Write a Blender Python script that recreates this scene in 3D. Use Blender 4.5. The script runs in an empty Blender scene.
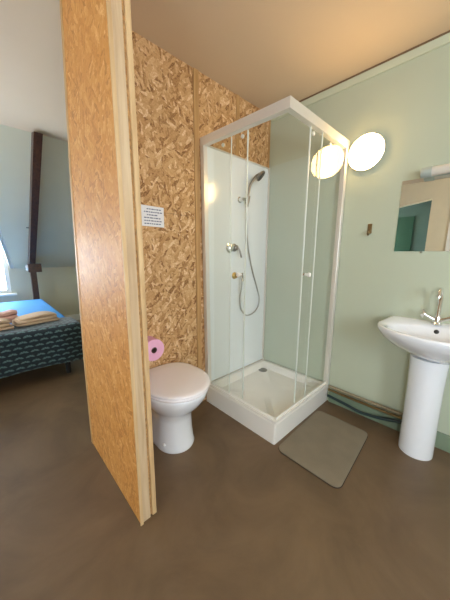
import bpy, bmesh, math, random
from mathutils import Vector, Matrix
random.seed(7)
S = bpy.context.scene
COL = S.collection

# ------------------------------------------------------------------ camera
CAM_H = 1.28
cam = bpy.data.cameras.new('camera')
cam.sensor_fit = 'HORIZONTAL'
cam.sensor_width = 36.0
cam.lens = 254.0 / 450.0 * 36.0
cam.clip_start = 0.05
cam_o = bpy.data.objects.new('camera', cam)
COL.objects.link(cam_o)
Rm = Matrix(((0.72568413, 0.12002452, -0.67747816),
             (-0.68800434, 0.13475734, -0.71308519),
             (0.00570744, 0.98358252, 0.18036865)))
M4 = Rm.transposed().to_4x4()
M4 = Rm.to_4x4()
M4.translation = Vector((0, 0, CAM_H))
cam_o.matrix_world = M4
S.camera = cam_o

# ------------------------------------------------------------------ world, daylight, exposure
SKY = 24.0
LAMP = 36.0
w = bpy.data.worlds.new('sky')
S.world = w
w.use_nodes = True
bg = w.node_tree.nodes['Background']
bg.inputs[0].default_value = (0.82, 0.91, 1.0, 1)
bg.inputs[1].default_value = SKY
S.view_settings.view_transform = 'Standard'
S.view_settings.look = 'None'
S.view_settings.exposure = 0.0
S.view_settings.gamma = 1.0
S.view_settings.use_curve_mapping = False
S.cycles.use_denoising = True
S.cycles.max_bounces = 12
S.cycles.diffuse_bounces = 6
S.cycles.transparent_max_bounces = 24
S.cycles.sample_clamp_indirect = 6.0


def portal(name, loc, rot, sx, sy):
    l = bpy.data.lights.new(name, 'AREA')
    l.shape = 'RECTANGLE'
    l.size = sx
    l.size_y = sy
    l.cycles.is_portal = True
    o = bpy.data.objects.new(name, l)
    COL.objects.link(o)
    o.location = loc
    o.rotation_euler = rot
    return o


# ------------------------------------------------------------------ dimensions (metres)
XR = 2.09      # green wall
YB = 1.605     # chipboard wall
ZC = 2.53      # ceiling
XL = -1.6      # left wall
YK = 5.4       # attic knee wall
ZK = 1.02      # knee height
YS = 3.57      # where the slope meets the flat ceiling
YR = -1.6      # wall behind
PX0, PX1 = 0.402, 0.476   # partition thickness
PY0, PY1 = 0.995, 1.78
SLOPE = (ZC - ZK) / (YK - YS)

# sky portals at the dormer window and at the added, unseen openings
portal('daylight', (-0.315, YK + 0.02, 1.11), (math.radians(-90), 0, 0), 1.23, 0.98)
portal('daylight', (XL - 0.06, 3.30, 1.375), (0, math.radians(-90), 0), 0.95, 1.2)
portal('daylight', (-2.2, 2.55, 1.55), (math.radians(-90), 0, 0), 0.9, 1.1)
portal('daylight', (XL - 0.06, -0.85, 1.4), (0, math.radians(-90), 0), 1.0, 1.0)
portal('daylight', (-0.10, YR - 0.06, 1.55), (math.radians(90), 0, 0), 0.9, 1.1)


# ------------------------------------------------------------------ materials
def srgb(r, g, b):
    f = lambda c: (c / 12.92 if c <= 0.04045 else ((c + 0.055) / 1.055) ** 2.4)
    return (f(r / 255), f(g / 255), f(b / 255), 1)


def newmat(name):
    m = bpy.data.materials.new(name)
    m.use_nodes = True
    return m, m.node_tree.nodes, m.node_tree.links, m.node_tree.nodes['Principled BSDF']


def plain(name, col, rough=0.5, metal=0.0, coat=0.0, var=0.0, vscale=6.0, bump=0.0, bscale=60.0, spec=0.5):
    m, n, l, p = newmat(name)
    p.inputs['Base Color'].default_value = col
    p.inputs['Roughness'].default_value = rough
    p.inputs['Metallic'].default_value = metal
    p.inputs['Coat Weight'].default_value = coat
    p.inputs['Specular IOR Level'].default_value = spec
    tc = n.new('ShaderNodeTexCoord')
    if var > 0:
        t = n.new('ShaderNodeTexNoise')
        t.inputs['Scale'].default_value = vscale
        t.inputs['Detail'].default_value = 5
        l.new(tc.outputs['Object'], t.inputs['Vector'])
        r = n.new('ShaderNodeValToRGB')
        c = Vector(col[:3])
        r.color_ramp.elements[0].position = 0.3
        r.color_ramp.elements[1].position = 0.7
        r.color_ramp.elements[0].color = (*(c * (1 - var)), 1)
        r.color_ramp.elements[1].color = (*[min(1, x * (1 + var)) for x in c], 1)
        l.new(t.outputs['Fac'], r.inputs['Fac'])
        l.new(r.outputs['Color'], p.inputs['Base Color'])
    if bump > 0:
        t2 = n.new('ShaderNodeTexNoise')
        t2.inputs['Scale'].default_value = bscale
        t2.inputs['Detail'].default_value = 3
        l.new(tc.outputs['Object'], t2.inputs['Vector'])
        b = n.new('ShaderNodeBump')
        b.inputs['Strength'].default_value = bump
        b.inputs['Distance'].default_value = 0.01
        l.new(t2.outputs['Fac'], b.inputs['Height'])
        l.new(b.outputs['Normal'], p.inputs['Normal'])
    return m


def osb(name, stops, axes, flake=16.0, rough=0.5, coat=0.0, bump=0.25, contrast=1.0, coat_rough=0.2):
    """Strand board: three layers of long chips at different angles, mixed in patches.
    axes: 'XZ' or 'YZ', the plane of the board."""
    m, n, l, p = newmat(name)
    tc = n.new('ShaderNodeTexCoord')
    sep = n.new('ShaderNodeSeparateXYZ')
    l.new(tc.outputs['Object'], sep.inputs[0])
    com = n.new('ShaderNodeCombineXYZ')
    l.new(sep.outputs['X' if axes[0] == 'X' else 'Y'], com.inputs[0])
    l.new(sep.outputs['Z'], com.inputs[1])
    warp = n.new('ShaderNodeTexNoise')
    warp.inputs['Scale'].default_value = 9
    warp.inputs['Detail'].default_value = 3
    l.new(com.outputs[0], warp.inputs['Vector'])
    vm = n.new('ShaderNodeVectorMath')
    vm.operation = 'MULTIPLY_ADD'
    vm.inputs[1].default_value = (0.035, 0.035, 0)
    l.new(warp.outputs['Color'], vm.inputs[0])
    l.new(com.outputs[0], vm.inputs[2])

    def layer(angle, off, sc):
        mp = n.new('ShaderNodeMapping')
        mp.inputs['Rotation'].default_value = (0, 0, math.radians(angle))
        mp.inputs['Location'].default_value = (off, off * 1.7, 0)
        l.new(vm.outputs[0], mp.inputs['Vector'])
        sm = n.new('ShaderNodeVectorMath')
        sm.operation = 'MULTIPLY'
        sm.inputs[1].default_value = (sc * 0.40, sc * 1.3, 1)
        l.new(mp.outputs[0], sm.inputs[0])
        v = n.new('ShaderNodeTexVoronoi')
        v.voronoi_dimensions = '2D'
        v.inputs['Scale'].default_value = 1.0
        l.new(sm.outputs[0], v.inputs['Vector'])
        s = n.new('ShaderNodeSeparateColor')
        l.new(v.outputs['Color'], s.inputs[0])
        # fibres along the chip
        g = n.new('ShaderNodeTexNoise')
        g.inputs['Scale'].default_value = 1.0
        g.inputs['Detail'].default_value = 4
        sm2 = n.new('ShaderNodeVectorMath')
        sm2.operation = 'MULTIPLY'
        sm2.inputs[1].default_value = (sc * 0.7, sc * 6, 1)
        l.new(mp.outputs[0], sm2.inputs[0])
        l.new(sm2.outputs[0], g.inputs['Vector'])
        mx = n.new('ShaderNodeMix')
        mx.inputs['Factor'].default_value = 0.42
        l.new(s.outputs[0], mx.inputs['A'])
        l.new(g.outputs['Fac'], mx.inputs['B'])
        return mx.outputs['Result'], s.outputs[1]

    a, pa = layer(20, 0.0, flake)
    b, pb = layer(78, 3.1, flake * 1.15)
    c, pc = layer(-48, 7.7, flake * 0.9)

    def step(sock, thr):
        q = n.new('ShaderNodeMath')
        q.operation = 'GREATER_THAN'
        q.inputs[1].default_value = thr
        l.new(sock, q.inputs[0])
        return q.outputs[0]

    m1 = n.new('ShaderNodeMix')
    l.new(step(pb, 0.52), m1.inputs['Factor'])
    l.new(a, m1.inputs['A'])
    l.new(b, m1.inputs['B'])
    fine = n.new('ShaderNodeTexNoise')
    fine.inputs['Scale'].default_value = 90
    fine.inputs['Detail'].default_value = 3
    l.new(com.outputs[0], fine.inputs['Vector'])
    m2 = n.new('ShaderNodeMix')
    l.new(step(pc, 0.60), m2.inputs['Factor'])
    l.new(m1.outputs['Result'], m2.inputs['A'])
    l.new(c, m2.inputs['B'])
    m3 = n.new('ShaderNodeMix')
    m3.inputs['Factor'].default_value = 0.34
    l.new(m2.outputs['Result'], m3.inputs['A'])
    l.new(fine.outputs['Fac'], m3.inputs['B'])
    m2 = m3
    r = n.new('ShaderNodeValToRGB')
    cr = r.color_ramp
    while len(cr.elements) < len(stops):
        cr.elements.new(0.5)
    for e, (pos, colr) in zip(cr.elements, stops):
        e.position = 0.5 + (pos - 0.5) * contrast
        e.color = colr
    l.new(m2.outputs['Result'], r.inputs['Fac'])
    l.new(r.outputs['Color'], p.inputs['Base Color'])
    p.inputs['Roughness'].default_value = rough
    p.inputs['Coat Weight'].default_value = coat
    p.inputs['Coat Roughness'].default_value = coat_rough
    p.inputs['Specular IOR Level'].default_value = 0.35
    bp = n.new('ShaderNodeBump')
    bp.inputs['Strength'].default_value = bump
    bp.inputs['Distance'].default_value = 0.004
    l.new(m2.outputs['Result'], bp.inputs['Height'])
    l.new(bp.outputs['Normal'], p.inputs['Normal'])
    l.new(bp.outputs['Normal'], p.inputs['Coat Normal'])
    return m


def wood(name, c0, c1, rough=0.55, axis='Z', scale=14.0, coat=0.0):
    m, n, l, p = newmat(name)
    tc = n.new('ShaderNodeTexCoord')
    mp = n.new('ShaderNodeMapping')
    sc = {'Z': (scale * 2, scale * 2, scale * 0.12), 'X': (scale * 0.12, scale * 2, scale * 2),
          'Y': (scale * 2, scale * 0.12, scale * 2)}[axis]
    mp.inputs['Scale'].default_value = sc
    l.new(tc.outputs['Object'], mp.inputs['Vector'])
    t = n.new('ShaderNodeTexNoise')
    t.inputs['Scale'].default_value = 1.6
    t.inputs['Detail'].default_value = 6
    t.inputs['Distortion'].default_value = 0.8
    l.new(mp.outputs[0], t.inputs['Vector'])
    r = n.new('ShaderNodeValToRGB')
    r.color_ramp.elements[0].position = 0.32
    r.color_ramp.elements[1].position = 0.70
    r.color_ramp.elements[0].color = c0
    r.color_ramp.elements[1].color = c1
    l.new(t.outputs['Fac'], r.inputs['Fac'])
    l.new(r.outputs['Color'], p.inputs['Base Color'])
    p.inputs['Roughness'].default_value = rough
    p.inputs['Coat Weight'].default_value = coat
    return m


def glassmat(name, tint=(0.982, 0.990, 0.985, 1), ior=1.5, gain=0.6):
    m, n, l, p = newmat(name)
    n.remove(p)
    out = n['Material Output']
    tr = n.new('ShaderNodeBsdfTransparent')
    tr.inputs[0].default_value = tint
    gl = n.new('ShaderNodeBsdfGlossy')
    gl.inputs['Roughness'].default_value = 0.02
    gl.inputs[0].default_value = (1, 1, 1, 1)
    fr = n.new('ShaderNodeFresnel')
    fr.inputs[0].default_value = ior
    mu = n.new('ShaderNodeMath')
    mu.operation = 'MULTIPLY'
    geo = n.new('ShaderNodeNewGeometry')
    inv = n.new('ShaderNodeMath')
    inv.operation = 'SUBTRACT'
    inv.inputs[0].default_value = gain
    inv2 = n.new('ShaderNodeMath')
    inv2.operation = 'MULTIPLY'
    inv2.inputs[1].default_value = gain
    l.new(geo.outputs['Backfacing'], inv2.inputs[0])
    l.new(inv2.outputs[0], inv.inputs[1])
    l.new(fr.outputs[0], mu.inputs[0])
    l.new(inv.outputs[0], mu.inputs[1])
    mu.use_clamp = True
    mx = n.new('ShaderNodeMixShader')
    l.new(mu.outputs[0], mx.inputs[0])
    l.new(tr.outputs[0], mx.inputs[1])
    l.new(gl.outputs[0], mx.inputs[2])
    l.new(mx.outputs[0], out.inputs[0])
    return m


def emit(name, col, strength):
    m, n, l, p = newmat(name)
    p.inputs['Base Color'].default_value = (0.9, 0.9, 0.88, 1)
    p.inputs['Emission Color'].default_value = col
    p.inputs['Emission Strength'].default_value = strength
    p.inputs['Roughness'].default_value = 0.3
    return m


def vinyl():
    m, n, l, p = newmat('brown_vinyl')
    tc = n.new('ShaderNodeTexCoord')
    t = n.new('ShaderNodeTexNoise')
    t.inputs['Scale'].default_value = 2.4
    t.inputs['Detail'].default_value = 7
    t.inputs['Roughness'].default_value = 0.62
    t.inputs['Distortion'].default_value = 0.7
    l.new(tc.outputs['Object'], t.inputs['Vector'])
    r = n.new('ShaderNodeValToRGB')
    r.color_ramp.elements[0].position = 0.30
    r.color_ramp.elements[1].position = 0.72
    r.color_ramp.elements[0].color = srgb(90, 72, 53)
    r.color_ramp.elements[1].color = srgb(119, 97, 73)
    l.new(t.outputs['Fac'], r.inputs['Fac'])
    l.new(r.outputs['Color'], p.inputs['Base Color'])
    p.inputs['Roughness'].default_value = 0.42
    t2 = n.new('ShaderNodeTexNoise')
    t2.inputs['Scale'].default_value = 90
    l.new(tc.outputs['Object'], t2.inputs['Vector'])
    b = n.new('ShaderNodeBump')
    b.inputs['Strength'].default_value = 0.08
    b.inputs['Distance'].default_value = 0.004
    l.new(t2.outputs['Fac'], b.inputs['Height'])
    l.new(b.outputs['Normal'], p.inputs['Normal'])
    return m


def quiltmat():
    """Staggered rows of little pale fans on dark teal, laid out in the cloth's own UV map (metres)."""
    m, n, l, p = newmat('fan_print_cloth')
    uv = n.new('ShaderNodeUVMap')
    uv.uv_map = 'UVMap'
    sep = n.new('ShaderNodeSeparateXYZ')
    l.new(uv.outputs[0], sep.inputs[0])

    def mth(op, a, b=None, c=None):
        q = n.new('ShaderNodeMath')
        q.operation = op
        for i, v in enumerate((a, b, c)):
            if v is None:
                continue
            if isinstance(v, (int, float)):
                q.inputs[i].default_value = v
            else:
                l.new(v, q.inputs[i])
        return q.outputs[0]

    K = 12.0
    v = mth('MULTIPLY', sep.outputs[1], K * 1.75)
    row = mth('FLOOR', v)
    fv = mth('SUBTRACT', v, row)
    odd = mth('MULTIPLY', mth('MODULO', mth('ABSOLUTE', row), 2.0), 0.5)
    u = mth('ADD', mth('MULTIPLY', sep.outputs[0], K), odd)
    fu = mth('SUBTRACT', mth('FRACT', u), 0.5)
    d = mth('SQRT', mth('ADD', mth('MULTIPLY', fu, fu), mth('MULTIPLY', fv, fv)))
    ang = mth('ARCTAN2', fv, fu)
    rays = mth('GREATER_THAN', mth('SINE', mth('MULTIPLY', ang, 9.0)), -0.45)
    ring = mth('MULTIPLY', mth('LESS_THAN', d, 0.40), mth('GREATER_THAN', d, 0.10))
    mask = mth('MULTIPLY', rays, ring)
    mx = n.new('ShaderNodeMix')
    mx.data_type = 'RGBA'
    l.new(mask, mx.inputs['Factor'])
    mx.inputs['A'].default_value = srgb(16, 34, 44)
    mx.inputs['B'].default_value = srgb(98, 132, 134)
    l.new(mx.outputs['Result'], p.inputs['Base Color'])
    p.inputs['Roughness'].default_value = 0.85
    p.inputs['Sheen Weight'].default_value = 0.2
    return m


BACK = [(0.28, srgb(124, 82, 44)), (0.40, srgb(184, 140, 92)), (0.52, srgb(203, 161, 112)), (0.63, srgb(213, 175, 129)), (0.74, srgb(240, 214, 176))]
VARN = [(0.29, srgb(178, 116, 52)), (0.40, srgb(203, 139, 66)), (0.54, srgb(209, 147, 74)), (0.66, srgb(216, 158, 88)), (0.80, srgb(242, 200, 142))]
M = dict(
    green=plain('sage_green_paint', srgb(184, 191, 169), 0.55, var=0.03, vscale=1.5, bump=0.06, bscale=120),
    teal=plain('teal_paint', srgb(84, 112, 110), 0.6, var=0.03),
    attic=plain('pale_mint_paint', srgb(206, 202, 178), 0.6, var=0.03, vscale=2, bump=0.05),
    ceil=plain('warm_white_ceiling_paint', srgb(214, 192, 164), 0.75, var=0.02, vscale=2, bump=0.05),
    cream=plain('cream_wall_paint', srgb(220, 208, 180), 0.6, var=0.03),
    floor=vinyl(),
    back=osb('strand_board', BACK, 'XZ', flake=52, rough=0.55, bump=0.25),
    varn=osb('varnished_strand_board', VARN, 'YZ', flake=54, rough=0.58, coat=0.05, bump=0.45, coat_rough=0.3),
    rawy=osb('raw_strand_board', BACK, 'YZ', flake=19, rough=0.6, bump=0.25),
    edge=plain('strand_board_edge', srgb(176, 134, 84), 0.8, var=0.35, vscale=70, bump=0.5, bscale=120),
    pine=wood('pale_pine', srgb(190, 156, 112), srgb(216, 186, 142), 0.55),
    pine_dirty=wood('greyish_planed_pine', srgb(186, 158, 124), srgb(208, 184, 150), 0.6),
    batten=wood('honey_pine', srgb(176, 134, 84), srgb(204, 164, 110), 0.55),
    brown=wood('dark_stained_timber', srgb(56, 34, 24), srgb(86, 56, 40), 0.4, 'Y', 10),
    white=plain('white_gloss_plastic', srgb(236, 234, 228), 0.28, var=0.01),
    lining=plain('white_shower_lining', srgb(234, 240, 242), 0.16, coat=0.3),
    greenlining=plain('sage_shower_lining', srgb(186, 196, 180), 0.28, coat=0.3),
    alu=plain('satin_white_aluminium', srgb(226, 222, 214), 0.30, metal=0.35),
    ceramic=plain('white_glazed_ceramic', srgb(238, 241, 246), 0.10, coat=0.5),
    lid=plain('white_seat_plastic', srgb(246, 242, 245), 0.22),
    chrome=plain('chrome', (0.82, 0.82, 0.82, 1), 0.12, metal=1.0),
    darkchrome=plain('worn_grey_chrome', (0.30, 0.29, 0.27, 1), 0.3, metal=0.8),
    nozzle=plain('dark_grey_nozzle_plate', srgb(58, 52, 46), 0.5),
    hosemetal=plain('ribbed_steel_hose', (0.55, 0.55, 0.54, 1), 0.35, metal=0.9),
    brass=plain('brassy_fitting', srgb(190, 160, 96), 0.3, metal=0.8),
    black=plain('black_rubber', srgb(24, 22, 22), 0.6),
    darkhole=plain('dark_drain_metal', srgb(70, 70, 68), 0.35, metal=0.6),
    glass=glassmat('clear_shower_glass'),
    glassedge=plain('pale_glass_edge_seal', srgb(214, 222, 214), 0.25),
    winglass=glassmat('window_glass', (0.98, 0.99, 1, 1)),
    mirror=plain('mirror_silver', (0.88, 0.89, 0.86, 1), 0.015, metal=1.0),
    paper=plain('white_paper', srgb(236, 236, 240), 0.8),
    ink=plain('dark_blue_ink', srgb(92, 100, 132), 0.8),
    pink=plain('pink_tissue', srgb(242, 184, 216), 0.9, var=0.03, vscale=40),
    card=plain('brown_cardboard', srgb(108, 82, 72), 0.9),
    mat=plain('taupe_terry', srgb(134, 124, 106), 0.95, var=0.07, vscale=8, bump=0.6, bscale=260),
    matedge=plain('dark_mat_backing', srgb(60, 52, 44), 0.9),
    sheet=plain('bright_blue_cotton', srgb(64, 150, 222), 0.8, var=0.04, vscale=5),
    quilt=quiltmat(),
    towel=plain('beige_terry', srgb(206, 180, 150), 0.95, var=0.06, vscale=30, bump=0.5, bscale=220),
    pinktowel=plain('dusty_pink_terry', srgb(206, 164, 150), 0.95, var=0.06, vscale=30, bump=0.5, bscale=220),
    mattress=plain('off_white_ticking', srgb(200, 198, 190), 0.9),
    bedwood=plain('near_black_bed_base', srgb(30, 26, 26), 0.6),
    skirt=plain('grey_green_skirting_paint', srgb(122, 138, 116), 0.45),
    pipe=plain('grey_beige_painted_pipe', srgb(138, 128, 104), 0.35),
    tealhose=plain('dark_teal_hose', srgb(36, 54, 56), 0.4),
    doorgreen=plain('dark_green_paint', srgb(24, 74, 58), 0.45),
    lampglass=emit('lit_opal_glass', (1.0, 0.64, 0.27, 1), LAMP),
    lampbase=plain('white_lamp_base', srgb(232, 226, 214), 0.4),
    opal=plain('unlit_opal_plastic', srgb(216, 208, 194), 0.3),
    capgrey=plain('grey_plastic_cap', srgb(176, 186, 180), 0.35),
    bronze=plain('dull_bronze', srgb(122, 102, 66), 0.35, metal=0.5),
    socket=plain('white_socket_plastic', srgb(228, 228, 226), 0.35),
    umber=plain('umber_gap_shade', srgb(126, 100, 72), 0.8),  # stands in for shade in the stained gap at the ceiling
    cornice=plain('sage_cornice_paint', srgb(198, 204, 180), 0.6),
)

# ------------------------------------------------------------------ mesh helpers (all in world metres)
class MB:
    def __init__(s):
        s.bm = bmesh.new()

    def box(s, a, b, bev=0.0, seg=2):
        a, b = Vector(a), Vector(b)
        r = bmesh.ops.create_cube(s.bm, size=1.0)
        vs = r['verts']
        for v in vs:
            v.co = Vector(((a.x + b.x) / 2 + v.co.x * (b.x - a.x), (a.y + b.y) / 2 + v.co.y * (b.y - a.y),
                           (a.z + b.z) / 2 + v.co.z * (b.z - a.z)))
        if bev > 0:
            es = list({e for v in vs for e in v.link_edges})
            bmesh.ops.bevel(s.bm, geom=es, offset=bev, segments=seg, affect='EDGES', profile=0.5)
        return s

    def loft(s, rings, cap0=True, cap1=True, closed=True):
        vr = [[s.bm.verts.new(p) for p in r] for r in rings]
        k = len(vr[0])
        for A, B in zip(vr, vr[1:]):
            for i in range(k if closed else k - 1):
                j = (i + 1) % k
                try:
                    s.bm.faces.new((A[i], A[j], B[j], B[i]))
                except ValueError:
                    pass
        if cap0:
            s.bm.faces.new(list(reversed(vr[0])))
        if cap1:
            s.bm.faces.new(vr[-1])
        return s

    def prism(s, pts, vec):
        vec = Vector(vec)
        return s.loft([[Vector(p) for p in pts], [Vector(p) + vec for p in pts]])

    def frame_ring(s, c, axis, up, r0, r1, n):
        axis = axis.normalized()
        u = up - axis * up.dot(axis)
        u.normalize()
        v = axis.cross(u)
        return [c + u * (r0 * math.cos(2 * math.pi * i / n)) + v * (r1 * math.sin(2 * math.pi * i / n)) for i in range(n)]

    def lathe(s, base, axis, prof, n=32):
        """prof: list of (distance along axis, radius)"""
        base, axis = Vector(base), Vector(axis).normalized()
        up = Vector((0, 0, 1)) if abs(axis.z) < 0.9 else Vector((1, 0, 0))
        return s.loft([s.frame_ring(base + axis * d, axis, up, max(r, 1e-4), max(r, 1e-4), n) for d, r in prof])

    def cyl(s, a, b, r, r2=None, n=20):
        a, b = Vector(a), Vector(b)
        return s.lathe(a, b - a, [(0, r), ((b - a).length, r if r2 is None else r2)], n)

    def tube(s, pts, r, n=10, smooth=True):
        P = [Vector(p) for p in pts]
        if smooth:
            Q = []
            for i in range(len(P) - 1):
                p0, p1, p2, p3 = P[max(i - 1, 0)], P[i], P[i + 1], P[min(i + 2, len(P) - 1)]
                for k in range(8):
                    t = k / 8
                    Q.append(0.5 * ((2 * p1) + (p2 - p0) * t + (2 * p0 - 5 * p1 + 4 * p2 - p3) * t * t + (3 * p1 - p0 - 3 * p2 + p3) * t ** 3))
            Q.append(P[-1])
            P = Q
        rings = []
        up = None
        for i, p in enumerate(P):
            d = (P[min(i + 1, len(P) - 1)] - P[max(i - 1, 0)]).normalized()
            if up is None:
                up = Vector((0, 0, 1)) if abs(d.z) < 0.9 else Vector((1, 0, 0))
            up = (up - d * up.dot(d)).normalized()
            rr = r(i / (len(P) - 1)) if callable(r) else r
            rings.append(s.frame_ring(p, d, up, rr, rr, n))
        return s.loft(rings)

    def build(s, name, mat, parent=None, smooth=False, angle=40):
        bm = s.bm
        bmesh.ops.recalc_face_normals(bm, faces=bm.faces)
        base = Vector((0, 0, 0))
        q = parent
        while q is not None:
            base += Vector(q.location)
            q = q.parent
        if base.length:
            bmesh.ops.translate(bm, verts=bm.verts, vec=-base)
        if smooth:
            for f in bm.faces:
                f.smooth = True
            for e in bm.edges:
                if len(e.link_faces) == 2 and e.calc_face_angle(0) > math.radians(angle):
                    e.smooth = False
        me = bpy.data.meshes.new(name)
        bm.to_mesh(me)
        bm.free()
        if mat is not None:
            me.materials.append(mat)
        o = bpy.data.objects.new(name, me)
        COL.objects.link(o)
        if parent is not None:
            o.parent = parent
        return o


def tag(o, label=None, cat=None, group=None, kind=None):
    if label:
        o['label'] = label
    if cat:
        o['category'] = cat
    if group:
        o['group'] = group
    if kind:
        o['kind'] = kind
    return o


def thing(name, loc, label, cat, group=None):
    o = bpy.data.objects.new(name, None)
    o.empty_display_size = 0.05
    COL.objects.link(o)
    o.location = loc
    return tag(o, label, cat, group)


def struct(o):
    o['kind'] = 'structure'
    return o


# ================================================================== THE ROOM
WT = 0.12
struct(MB().box((-3.0, YR - WT, -0.1), (XR + WT, YK + 0.6, 0)).build('floor', M['floor']))
struct(MB().box((-3.0, YR - WT, ZC), (XR + WT, YS + 0.02, ZC + 0.1)).build('ceiling', M['ceil']))
struct(MB().box((XR, YR - WT, 0), (XR + WT, YK + 0.1, ZC)).build('wall_right', M['green']))
RX0, RX1, RZ0, RZ1 = -0.55, 0.35, 1.0, 2.1
rw = MB()
rw.box((-3.0, YR - WT, 0), (RX0, YR, ZC))
rw.box((RX1, YR - WT, 0), (XR, YR, ZC))
rw.box((RX0, YR - WT, 0), (RX1, YR, RZ0))
rw.box((RX0, YR - WT, RZ1), (RX1, YR, ZC))
struct(rw.build('wall_rear', M['cream']))
w4 = struct(MB().box((RX0 - 0.05, YR - 0.02, RZ0 - 0.03), (RX1 + 0.05, YR + 0.06, RZ0), 0.005).build('added_window_4', M['white']))  # unseen window behind the camera, added to light the toilet
fr = MB()
fr.box((RX0, YR - 0.10, RZ0), (RX0 + 0.055, YR - 0.05, RZ1))
fr.box((RX1 - 0.055, YR - 0.10, RZ0), (RX1, YR - 0.05, RZ1))
fr.box((RX0 + 0.055, YR - 0.10, RZ0), (RX1 - 0.055, YR - 0.05, RZ0 + 0.055))
fr.box((RX0 + 0.055, YR - 0.10, RZ1 - 0.055), (RX1 - 0.055, YR - 0.05, RZ1))
fr.build('window_frame', M['white'], w4)
MB().box((RX0 + 0.055, YR - 0.08, RZ0 + 0.055), (RX1 - 0.055, YR - 0.074, RZ1 - 0.055)).build('pane', M['winglass'], w4)

# attic: knee wall with the window opening, slope cut away for the dormer
DX0, DX1 = -0.98, 0.325          # dormer between its cheeks, at the knee
DT0, DT1 = -0.75, 0.06           # and at the top
DZ = 2.12                         # dormer ceiling
DY = YK - (DZ - ZK) / SLOPE      # where the dormer ceiling meets the slope
WX0, WX1, WZ0, WZ1 = -0.93, 0.30, 0.62, 1.60
kw = MB()
kw.box((XL - WT, YK, 0), (XR, YK + WT, WZ0))
kw.box((XL - WT, YK, WZ0), (WX0, YK + WT, ZK))
kw.box((WX1, YK, WZ0), (XR, YK + WT, ZK))
kw.box((DX0 - 0.05, YK, ZK), (WX0, YK + WT, WZ1))
kw.box((WX1, YK, ZK), (DX1 + 0.05, YK + WT, WZ1))
kw.box((DX0 - 0.05, YK, WZ1), (DX1 + 0.05, YK + WT, DZ + 0.05))
struct(kw.build('wall_far', M['attic']))
sl = MB()
nrm = Vector((0, SLOPE, 1)).normalized() * 0.08
def slope_piece(x0, x1, y0, y1, x2, x3):
    z = lambda y: ZK + (YK - y) * SLOPE
    pts = [(x0, y0, z(y0)), (x1, y0, z(y0)), (x3, y1, z(y1)), (x2, y1, z(y1))]
    sl.prism(pts, nrm)
slope_piece(XL - WT, DX0, YK, DY, XL - WT, DT0)
slope_piece(DX1, XR, YK, DY, DT1, XR)
slope_piece(XL - WT, XR, DY, YS, XL - WT, XR)
struct(sl.build('ceiling_slope', M['attic']))
dm = MB()
for x, xt, t in ((DX0, DT0, -0.05), (DX1, DT1, 0.05)):
    dm.prism([(x, YK, ZK), (xt, DY, DZ), (xt, YK, DZ)], (t, 0, 0))
dm.box((DX0 - 0.05, DY, DZ), (DX1 + 0.05, YK, DZ + 0.05))
struct(dm.build('wall_dormer', M['white']))

def window(name, opening, frame_mat):
    root = struct(MB().box(*opening['sill'], bev=0.006).build(name, frame_mat))
    return root

# window 1: white casement in the dormer
w1 = struct(MB().box((WX0 - 0.06, YK - 0.07, WZ0 - 0.035), (WX1 + 0.06, YK + 0.02, WZ0), 0.006).build('window_1', M['white']))
fr = MB()
t = 0.055
fy0, fy1 = YK + 0.03, YK + 0.08
fr.box((WX0, fy0, WZ0), (WX0 + t, fy1, WZ1), 0.004)
fr.box((WX1 - t, fy0, WZ0), (WX1, fy1, WZ1), 0.004)
fr.box((WX0 + t, fy0, WZ0), (WX1 - t, fy1, WZ0 + t), 0.004)
fr.box((WX0 + t, fy0, WZ1 - t), (WX1 - t, fy1, WZ1), 0.004)
xm = (WX0 + WX1) / 2
fr.box((xm - 0.04, fy0, WZ0 + t), (xm + 0.04, fy1, WZ1 - t), 0.004)
fr.build('window_frame', M['white'], w1)
MB().box((WX0 + t, YK + 0.05, WZ0 + t), (xm - 0.04, YK + 0.056, WZ1 - t)).build('pane', M['winglass'], w1)
MB().box((xm + 0.04, YK + 0.05, WZ0 + t), (WX1 - t, YK + 0.056, WZ1 - t)).build('pane', M['winglass'], w1)

# left wall: window 2 (added for light, unseen behind the camera) and the doorway the mirror shows
lw = MB()
VY0, VY1, VZ0, VZ1 = -1.35, -0.35, 0.9, 1.9
OY0, OY1 = 0.90, 1.95
lw.box((XL - WT, YR, 0), (XL, VY0, ZC))
lw.box((XL - WT, VY0, 0), (XL, VY1, VZ0))
lw.box((XL - WT, VY0, VZ1), (XL, VY1, ZC))
lw.box((XL - WT, VY1, 0), (XL, OY0, ZC))
lw.prism([(XL - WT, OY0, ZC), (XL - WT, OY1, ZC), (XL - WT, OY1, 2.06), (XL - WT, OY0, 2.226)], (WT, 0, 0))
GY0, GY1, GZ0, GZ1 = 2.7, 3.9, 0.9, 1.85
lw.box((XL - WT, OY1, 0), (XL, GY0, ZC))
lw.box((XL - WT, GY1, 0), (XL, YK, ZC))
lw.box((XL - WT, GY0, 0), (XL, GY1, GZ0))
lw.box((XL - WT, GY0, GZ1), (XL, GY1, ZC))
struct(lw.build('wall_left', M['cream']))
w2 = struct(MB().box((XL - 0.02, VY0 - 0.05, VZ0 - 0.03), (XL + 0.06, VY1 + 0.05, VZ0), 0.005).build('added_window_2', M['white']))
fr = MB()
fr.box((XL - 0.10, VY0, VZ0), (XL - 0.05, VY0 + t, VZ1))
fr.box((XL - 0.10, VY1 - t, VZ0), (XL - 0.05, VY1, VZ1))
fr.box((XL - 0.10, VY0 + t, VZ0), (XL - 0.05, VY1 - t, VZ0 + t))
fr.box((XL - 0.10, VY0 + t, VZ1 - t), (XL - 0.05, VY1 - t, VZ1))
fr.build('window_frame', M['white'], w2)
MB().box((XL - 0.08, VY0 + t, VZ0 + t), (XL - 0.074, VY1 - t, VZ1 - t)).build('pane', M['winglass'], w2)
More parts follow.
